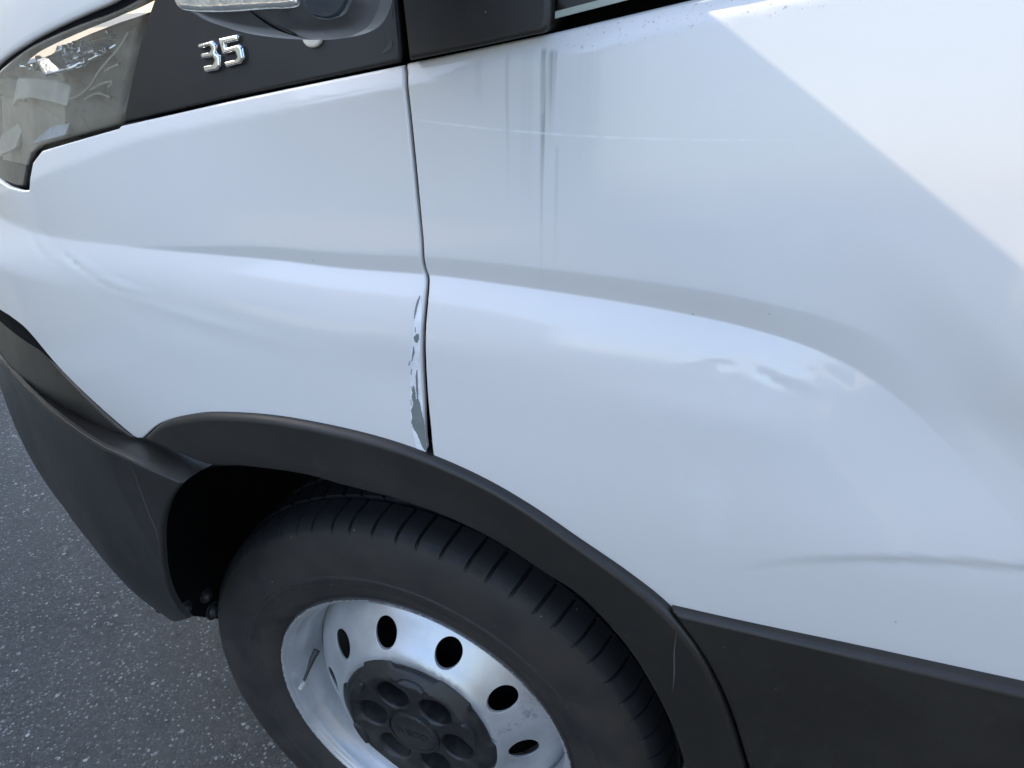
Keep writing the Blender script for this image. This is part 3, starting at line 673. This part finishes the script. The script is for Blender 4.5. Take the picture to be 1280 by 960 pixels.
# paint damage on the wing edge
dm = empty('scrape', (0,0,0)); body(dm)
patch('bare_patch', path(L('bare'), ('l', [L('bare')[-1], L('bare')[0]]), step=.002), f_fender, M_['filler'], dm, .002, 0, 0, off=-.0002)
rg = random.Random(4)
def rag(P, amp, step=.0012):
    q = resample(P, step); return q+np.array([[rg.uniform(-amp,amp), rg.uniform(-amp,amp)] for _ in q])
patch('paint_chip', rag(L('damage'), .0003), f_fender, M_['primer'], dm, .002, 0, 0, off=-.0005)
for s in L('strokes'):
    if len(s) > 4: P = s
    else:
        a = np.array(s); t = np.gradient(a, axis=0); t /= np.hypot(t[:,0],t[:,1])[:,None]; nn = np.stack([-t[:,1], t[:,0]], 1)
        w = np.array([.35]+[1]*(len(a)-2)+[.35])[:,None]*(.00085 if len(a) > 2 else .0009)
        P = np.vstack([a+nn*w, (a-nn*w)[::-1]]).tolist()
    patch('paint_chip', rag(P, .00012), f_fender, M_['primer'], dm, .0015, 0, 0, off=-.0005)

def stroke(name, P, w_, f, mat, parent, o=-.0004, amp=.0001):
    a = spline(P, .002); t = np.gradient(a, axis=0); t /= np.hypot(t[:,0],t[:,1])[:,None]; nn = np.stack([-t[:,1], t[:,0]], 1)
    s_ = np.sin(np.linspace(0, math.pi, len(a)))[:,None]*.85+.15
    return patch(name, rag(np.vstack([a+nn*w_*s_, (a-nn*w_*s_)[::-1]]), amp, .0015), f, mat, parent, .003, 0, 0, off=o)
stroke('scuff', L('scuff_bumper'), .0008, f_bump, M_['scuff'], bump)
stroke('scuff', L('scuff_strip'), .0006, f_strip, M_['scuff'], bump)
stroke('scuff', L('scuff_arch'), .0007, f_arch, M_['scuff'], arch)
# ---- black cowl panel with the number
pn = L('panel')
po = path(('l', [(-.075,.935)]+pn[:1]), pn[:3], ('l', pn[2:7]), pn[6:9], ('l', [pn[8],(.115,.98),(-.055,.98),(-.075,.935)]))
panel = body(patch('cowl_panel', po, f_up, M_['panel'], None, .006, .0035, .012))
for nm in ('three', 'five'):
    P = np.array(L(nm))
    tag(patch('number_digit', resample(P, .0015), lambda x,z: f_up(x,z), M_['chrome'], panel, .0012, .0021, .004, off=-.0046),
        'raised chrome figure %s' % ('3' if nm == 'three' else '5'))
stroke('scuff', L('scuff_cowl'), .0016, f_up, M_['scuff'], panel, amp=.0006); stroke('scuff', L('scuff_cowl2'), .0009, f_up, M_['scuff'], panel, amp=.0004)
dc = L('disc')[0]
ang = np.linspace(0, 2*math.pi, 36, endpoint=False)
patch('cap', np.stack([dc[0]+.0085*np.cos(ang), dc[1]+.0065*np.sin(ang)], 1), f_up, M_['cream'], panel, .002, .002, .003, off=-.0035)
# mirror base cover on the door, window with its seal
mb = L('mirror_base')
mo = path(('l', [(.1265,.98), mb[0]]), mb[:3], ('l', mb[2:5]), mb[4:8], ('l', [mb[7],(.2365,.98),(.1265,.98)]))
body(patch('mirror_base', mo, f_up, M_['black'], None, .006, .004, .03, off=-.012))
wl = [(.2375,.8585),(.32,.8735),(.6,.925),(.9,.942),(X1,.942),(X1,1.42),(.75,1.44),(.36,1.44),(.2375,1.0)]
fr = body(patch('window_seal', resample(wl, .01), f_up, M_['black'], None, .02, .002, .02, off=-.003))
wg = [(.252,.872),(.32,.884),(.6,.935),(.9,.952),(X1-.012,.952),(X1-.012,1.40),(.75,1.42),(.37,1.42),(.252,1.0)]
patch('window_glass', resample(wg, .01), f_up, M_['window'], fr, .02, 0, 0, off=-.0052)
patch('chrome_strip', resample([(.238,.857),(.32,.872),(.6,.924),(.6,.928),(.32,.876),(.238,.861)], .004), f_up, simple('pale_seal_edge', (.33,.36,.30), .4), fr, .003, 0, .002, off=-.0055)

# ---- headlight
le, lu = L('lens'), L('lens_up')
lpath = path(('l', [lu[-1], le[0]]), le[:3], ('l', le[2:5]), le[4:8], ('l', [le[7], le[8], (-.60,.69),(-.78,.675),(-.90,.68),(-.90,.72),(-.70,.755),(-.50,.798), lu[0]]), lu)
hl = empty('headlight', (0,0,0)); body(hl)
patch('lens', lpath, f_up, M_['lens'], hl, .006, .004, .02, off=.0)
cen = np.array([-.33,.79])
inner = lpath+(cen-lpath)*np.array([.015,.03])
patch('housing', inner, lambda x,z: f_up(x,z)+.030+.020*np.sin((x+.12)*16)*np.exp(-((z-.79)/.04)**2), M_['bowl'], hl, .006, .012, .01)
# inside: cream and silvered reflectors in front, chrome facets, smoky chamber with moulded ribs behind
hp = lambda P, o: (P[0], float(f_up(P[0], P[1]))+o, P[1])
def facet(name, P, o, mat, roll=.0015, tilt=(0,0)):
    P = np.array(P); c = P.mean(0)
    return patch(name, resample(P, .0025), lambda x, z: f_up(x, z)+tilt[0]*(x-c[0])+tilt[1]*(z-c[1]), mat, hl, .004, roll, .004, off=o)
facet('reflector', L('lamp_left'), .022, M_['haze'], .003)
facet('bezel', L('lamp_cream'), .012, M_['cream'], .002, (.1,.3))
facet('bezel', L('lamp_grey'), .012, M_['silver'], .002, (.2,-.2))
facet('bezel', L('lamp_wedge'), .012, M_['cream'], .002, (.2,.4))
facet('bezel', L('lamp_white'), .012, M_['white_part'], .002, (0,.5))
facet('reflector', L('lamp_mirror'), .016, M_['silver'], .004, (.3,.6))
for x, z in L('lamp_facets'):
    for k in range(2):
        x_ = x+rg.uniform(-.006,.006); z_ = z+rg.uniform(-.004,.004); w_ = rg.uniform(.003,.008); h_ = rg.uniform(.0025,.006); s_ = rg.uniform(-.5,1.1)
        facet('reflector_facet', [(x_,z_),(x_+w_,z_+w_*s_*.5),(x_+w_*.9,z_+h_+w_*s_*.5),(x_+w_*.1,z_+h_*1.2)], rg.uniform(.004,.010), M_['silver'], .001, (rg.uniform(-.8,.8), rg.uniform(-.4,1.4)))
for k in ('lamp_rib', 'lamp_rib2', 'lamp_rib3', 'lamp_rib4'):
    tube('rib', [hp(p_, .008) for p_ in spline(L(k), .004)], .0011, M_['haze'], hl, 8)

# ---- hood
he = L('hood_edge')
def hood():
    E = [(-.95,.735),(-.80,.755),(-.60,.790),(-.48,.812)]+he+[(-.10,.895),(.0,.925),(.10,.955)]
    e = spline(E, .008); vs = []; fs = []; prof = [(.012,-.001),(.004,-.0018),(.0008,-.0008),(0,.001),(.0015,.006),(.005,.017),(.012,.036),(.024,.062),(.045,.092),(.09,.132),(.2,.175),(.35,.205),(.6,.23),(.95,.24)]
    m = len(prof)
    for x, z in e:
        y = float(f_up(x, z)); g = max(0, min(1, (-.1-x)/.85))
        for dy, dz in prof: vs.append((x+dy*g*.35, y+dy, z+dz))
    n = len(e)
    for i in range(n-1):
        for j in range(m-1): fs.append((i*m+j, (i+1)*m+j, (i+1)*m+j+1, i*m+j+1))
    return body(autosmooth(mesh_obj('hood', vs, fs, M_['paint'], None), 60))
hood()
body(patch('hood_seal', path(('l', [(x,z-.006) for x, z in [(-.60,.790),(-.48,.812)]]), [(x, z-.012) for x, z in he], ('l', [(-.1476,.8736),(-.06,.90),(-.06,.93),(-.15,.905)]+[(x,z+.012) for x, z in he[::-1]]+[(-.6,.80),(-.6,.784)]), step=.008), f_up, M_['gap'], None, .01, 0, 0, off=.005))

# ---- door mirror, hanging from the screen pillar
def pillow(name, outline, y, R, mat, parent, res=.004, back=True, depth=.0):
    P = np.array(outline); f = lambda x, z: 0*np.asarray(x, float)+y
    o = patch(name, P, f, mat, parent, res, R, depth)
    return o
mi = L('mirror'); cx = .131
mir = empty('door_mirror', (.13,-.12,.95)); body(mir)
def mr(o): o.parent = mir; o.location = Vector(o.location)-Vector((.13,-.12,.95)); return o
mout = path(mi, ('l', [mi[-1],(.196,.90)]), [(.196,.90),(.196,1.02),(.180,1.06),(.15,1.075),(.11,1.07),(.083,1.04),(.072,.98),(.0705,.90)], ('l', [(.0705,.90), mi[0]]))
mr(pillow('shell', mout, -.212, .024, M_['grey'], None, .004, depth=.012))
ml = L('mirror_lens')
mr(patch('indicator_lens', path(ml, ('l', [ml[-1],(.1625,.885)]), [(.1625,.885),(.15,.892),(.12,.896),(.09,.894),(.0845,.886)], ('l', [(.0845,.886), ml[0]]), step=.0015), lambda x,z: 0*x-.212, M_['clear'], None, .002, .0035, .003, off=-.0035))
gl_ = L('mirror_glass')
mr(patch('glass', path(gl_, [gl_[-1],(.1925,.90),(.191,.95),(.178,.965),(.168,.95),(.1655,.90),gl_[0]], step=.002), lambda x,z: 0*x-.212, M_['mglass'], None, .003, .002, .003, off=-.0025))
sm = L('mirror_seam')
def f_mir(x, z):
    x = np.atleast_1d(np.asarray(x, float)); z = np.atleast_1d(np.asarray(z, float))
    dd = np.clip(.024-nearest(np.stack([x, z], 1), np.array(mout))[0], 0, .0238); return -.212+.024-np.sqrt(.024**2-dd**2)
mr(stroke('seam', sm, .0009, f_mir, M_['gap'], None, -.0005, .00003))
mr(box('arm', (.005,-.165,.955), (.080,.05,1.0395), M_['black'], None, .003))

# ---- rest of the van, out of the picture
body(box('side_panel', (X1+.006,-.088,.20), (4.9,-.02,1.9), M_['paint'], None, .01))
body(box('roof', (.45,-.02,1.50), (4.9,1.9,1.95), M_['paint'], None, .02))
def quad(name, P, mat):
    return body(mesh_obj(name, P, [tuple(range(len(P)))], mat, None, False))
quad('windscreen', [(-.05,.06,1.03),(-.15,.96,1.06),(-.05,1.86,1.03),(.48,1.80,1.60),(.46,.96,1.64),(.48,.10,1.60)], M_['window'])
tube_ = tube('screen_pillar', [(-.06,.03,1.02),(.2,.04,1.3),(.46,.05,1.60)], .035, M_['paint']); body(tube_)
quad('front_panel', [(-.95,.26,.08),(-1.05,.96,.08),(-.95,1.66,.08),(-.93,1.66,.80),(-1.03,.96,.82),(-.93,.26,.80)], M_['bumper'])
quad('side_panel', [(-.93,1.66,.08),(0,1.94,.08),(4.9,1.94,.1),(4.9,1.94,1.9),(.5,1.9,1.6),(-.05,1.9,1.02),(-.93,1.66,.82)], M_['paint'])

# ------------------------------------------------------------------ wheels
def tyre(parent):
    NB = 70; prof = [(.2205,.004),(.226,-.001),(.236,-.0065),(.248,-.0105),(.262,-.0130),(.2640,-.0142),(.2665,-.0142),(.2685,-.0130),(.282,-.0135),(.296,-.0130),(.308,-.0110),(.318,-.0080),(.3255,-.0045),(.3295,-.0020),(.3335,.0015),(.3375,.0070),(.3405,.0140),(.3425,.0240),(.3440,.0350),
           (.3445,.0400),(.3370,.0408),(.3370,.0470),(.3455,.0478),(.3470,.0750),(.3475,.0840),(.3400,.0850),(.3400,.0940),(.3480,.0950),(.3480,.1350),(.340,.136),(.340,.145),(.3475,.146),(.3455,.183),(.337,.184),(.337,.190),(.3440,.191),(.338,.222),(.325,.232),(.28,.243),(.235,.236),(.215,.225)]
    G = [0]*len(prof)
    for i, (r, y) in enumerate(prof):
        if .3280 < r and .001 < y < .0402: G[i] = .0062
        elif .0478 <= y <= .084: G[i] = .0035
        elif .095 <= y <= .135: G[i] = .0030
        elif .191 <= y < .21: G[i] = .004
    G[13] = .0022; G[14] = .0042
    vs = []; fs = []; k = len(prof); per = 2*math.pi/NB; gw = .0046/.34
    fr = [0, gw*.25, gw*.75, gw, per*.4, per*.7]
    for b in range(NB):
        jit = (((b*37) % 11)/11-.5)*.18*per
        for q, u in enumerate(fr):
            for i, (r, y) in enumerate(prof):
                sk = 0
                if y > .001 and y < .0402: sk = -(y-.0)*.35
                elif y >= .0478 and y <= .084: sk = (y-.048)*.9+per*.35
                elif y >= .095 and y <= .135: sk = (y-.095)*1.1+per*.1
                a = b*per+u+(jit if q < 4 else jit*.6)+sk*(1 if q < 4 else .8)
                rr = r-(G[i] if q in (1,2) else 0)
                vs.append((rr*math.cos(a), y, rr*math.sin(a)))
    m = NB*len(fr)
    for i in range(m):
        j = (i+1) % m
        for q in range(k-1): fs.append((i*k+q, i*k+q+1, j*k+q+1, j*k+q))
    return autosmooth(mesh_obj('tyre', vs, fs, M_['rubber'], parent), 28)
def circ(cx, cz, rx, n=40, rz=None, rot=0.):
    a = np.linspace(0, 2*math.pi, n, endpoint=False); rz = rz or rx
    u, v = rx*np.cos(a), rz*np.sin(a)
    return np.stack([cx+u*math.cos(rot)-v*math.sin(rot), cz+u*math.sin(rot)+v*math.cos(rot)], 1)
DR = [0,.10,.116,.121,.128,.140,.155,.168,.178,.186,.192,.197]
DY = [.010,.006,-.001,-.001,.003,.013,.024,.033,.041,.050,.060,.074]
def f_disc(x, z): return np.interp(np.hypot(x, z), DR, DY)
def f_disc_s(x, z):
    r = np.hypot(x, z); return sum(np.interp(r+d, DR, DY)*w for d, w in ((-.004,.25),(0,.5),(.004,.25)))
def make_wheel(loc):
    w = empty('wheel', loc); body(w); tyre(w)
    rim = lathe('rim', [(.2125,.014),(.2150,.0035),(.2180,-.0015),(.2210,-.0020),(.2235,.0005),(.2235,.0045),(.2195,.006),(.2140,.010)], M_['rim'], w, 180, deg=50)
    barrel = [(.2150,.0035),(.2120,.006),(.2100,.012),(.2080,.020),(.2040,.026),(.2010,.030),(.2005,.045),(.1990,.056),(.196,.066),(.196,.11),(.19,.13),(.19,.2),(.205,.23)]
    lathe('barrel', barrel, M_['rim'], w, 180, deg=50)
    holes = [circ(.1475*math.cos(a), .1475*math.sin(a), .0172, 44) for a in [math.radians(H0+36*i) for i in range(10)]]
    return w, rim, holes
H0 = 33.5
w, rim, holes = make_wheel((0,0,0))
patch('disc', circ(0,0,.1965,220), f_disc_s, M_['rim'], w, .005, .0007, .003, holes=holes+[circ(0,0,.098,90)])
lathe('brake_drum', [(.0,.055),(.10,.055),(.125,.072),(.165,.085),(.172,.10),(.172,.16)], M_['liner'], w, 64)
# weld line where the disc meets the barrel
lathe('seam', [(.1962,.064),(.1985,.0615),(.2003,.066)], M_['gap'], w, 160)
# hub cap
capR = []
for i in range(240):
    a = 2*math.pi*i/240; s = math.cos(6*(a-math.radians(HC0)))
    capR.append(((.1135+(.0055 if s > .25 else -.0015 if s < .1 else .0055-(.25-s)/.15*.007))*math.cos(a), (.1135+(.0055 if s > .25 else -.0015 if s < .1 else .0055-(.25-s)/.15*.007))*math.sin(a)))
def f_cap(x, z):
    r = np.hypot(x, z); a = np.arctan2(z, x)
    y = np.interp(r, [0,.030,.034,.037,.050,.078,.090,.098,.106,.12], [-.0155,-.0155,-.0135,-.011,-.009,-.0105,-.0145,-.0155,-.010,-.0005])
    g = np.cos(6*(a-math.radians(HC0)))
    return y+.005*np.clip(g,0,1)*np.exp(-((r-.086)/.012)**2)
ch = [circ(.0635*math.cos(a), .0635*math.sin(a), .0220, 36, .0235, a) for a in [math.radians(HC0+60*i) for i in range(6)]]
cap = patch('hub_cap', resample(capR, .0025), f_cap, M_['hub'], w, .004, .0040, .010, holes=ch)
for c_ in ch:
    c0 = c_.mean(0); r_ = lathe('hole_wall', [(.0228,-.0070),(.0212,.004),(.0200,.026)], M_['hub'], w, 28, (c0[0],0,c0[1]))
for i in range(6):
    a = math.radians(HC0+60*i); lathe('wheel_bolt', [(0,.017),(.0085,.017),(.0105,.019),(.0105,.030),(.016,.031)], M_['liner'], w, 6, (.064*math.cos(a),0,.064*math.sin(a)), deg=20)
    a += math.radians(30)
    patch('petal', circ(.096*math.cos(a), .096*math.sin(a), .0085, 30, .020, a), lambda x,z: f_cap(x,z), M_['hub'], w, .004, .0035, .002, off=-.0032)
lathe('back_plate', [(0,.032),(.11,.032)], M_['liner'], w, 48)
lathe('ring', [(.0355,-.0112),(.0365,-.0148),(.0385,-.0148),(.0400,-.0095)], M_['hub'], w, 64)
# worn raised lettering on the cap centre
def text_obj(s, size, loc, parent, mat, ext=.0006):
    cu = bpy.data.curves.new('lettering', 'FONT'); cu.body = s; cu.size = size; cu.extrude = ext; cu.align_x = 'CENTER'; cu.align_y = 'CENTER'; cu.offset = .0002
    tmp = bpy.data.objects.new('lettering', cu); COL.objects.link(tmp); bpy.context.view_layer.update()
    me = bpy.data.meshes.new_from_object(tmp.evaluated_get(bpy.context.evaluated_depsgraph_get())); bpy.data.objects.remove(tmp)
    me.materials.clear(); me.materials.append(mat)
    o = bpy.data.objects.new('lettering', me); o.location = loc; o.rotation_euler = (math.pi/2, 0, 0); link(o, parent); return o
text_obj('IVECO', .0165, (0,-.0158,-.001), w, M_['hub'])
# valve
va, vb = L('valve')
tube('valve_stem', [(-.187,.040,.030),(-.190,.031,.022),(-.193,.020,.008),(-.196,.010,-.004)], [.0050,.0046,.0026,.0022], M_['bolt'], w, 12)
lathe('valve_cap', [(0,-.001),(.003,0),(.0036,.003),(.0036,.010)], M_['cream'], w, 14, (-.198,.000,-.012))
# rear wheel, outside the picture
rw = w.copy(); link(rw, van); rw.location = (3.3, 0, -GZ)
for c in list(w.children):
    d = c.copy(); link(d, rw)
    for g in c.children:
        e = g.copy(); link(e, d)
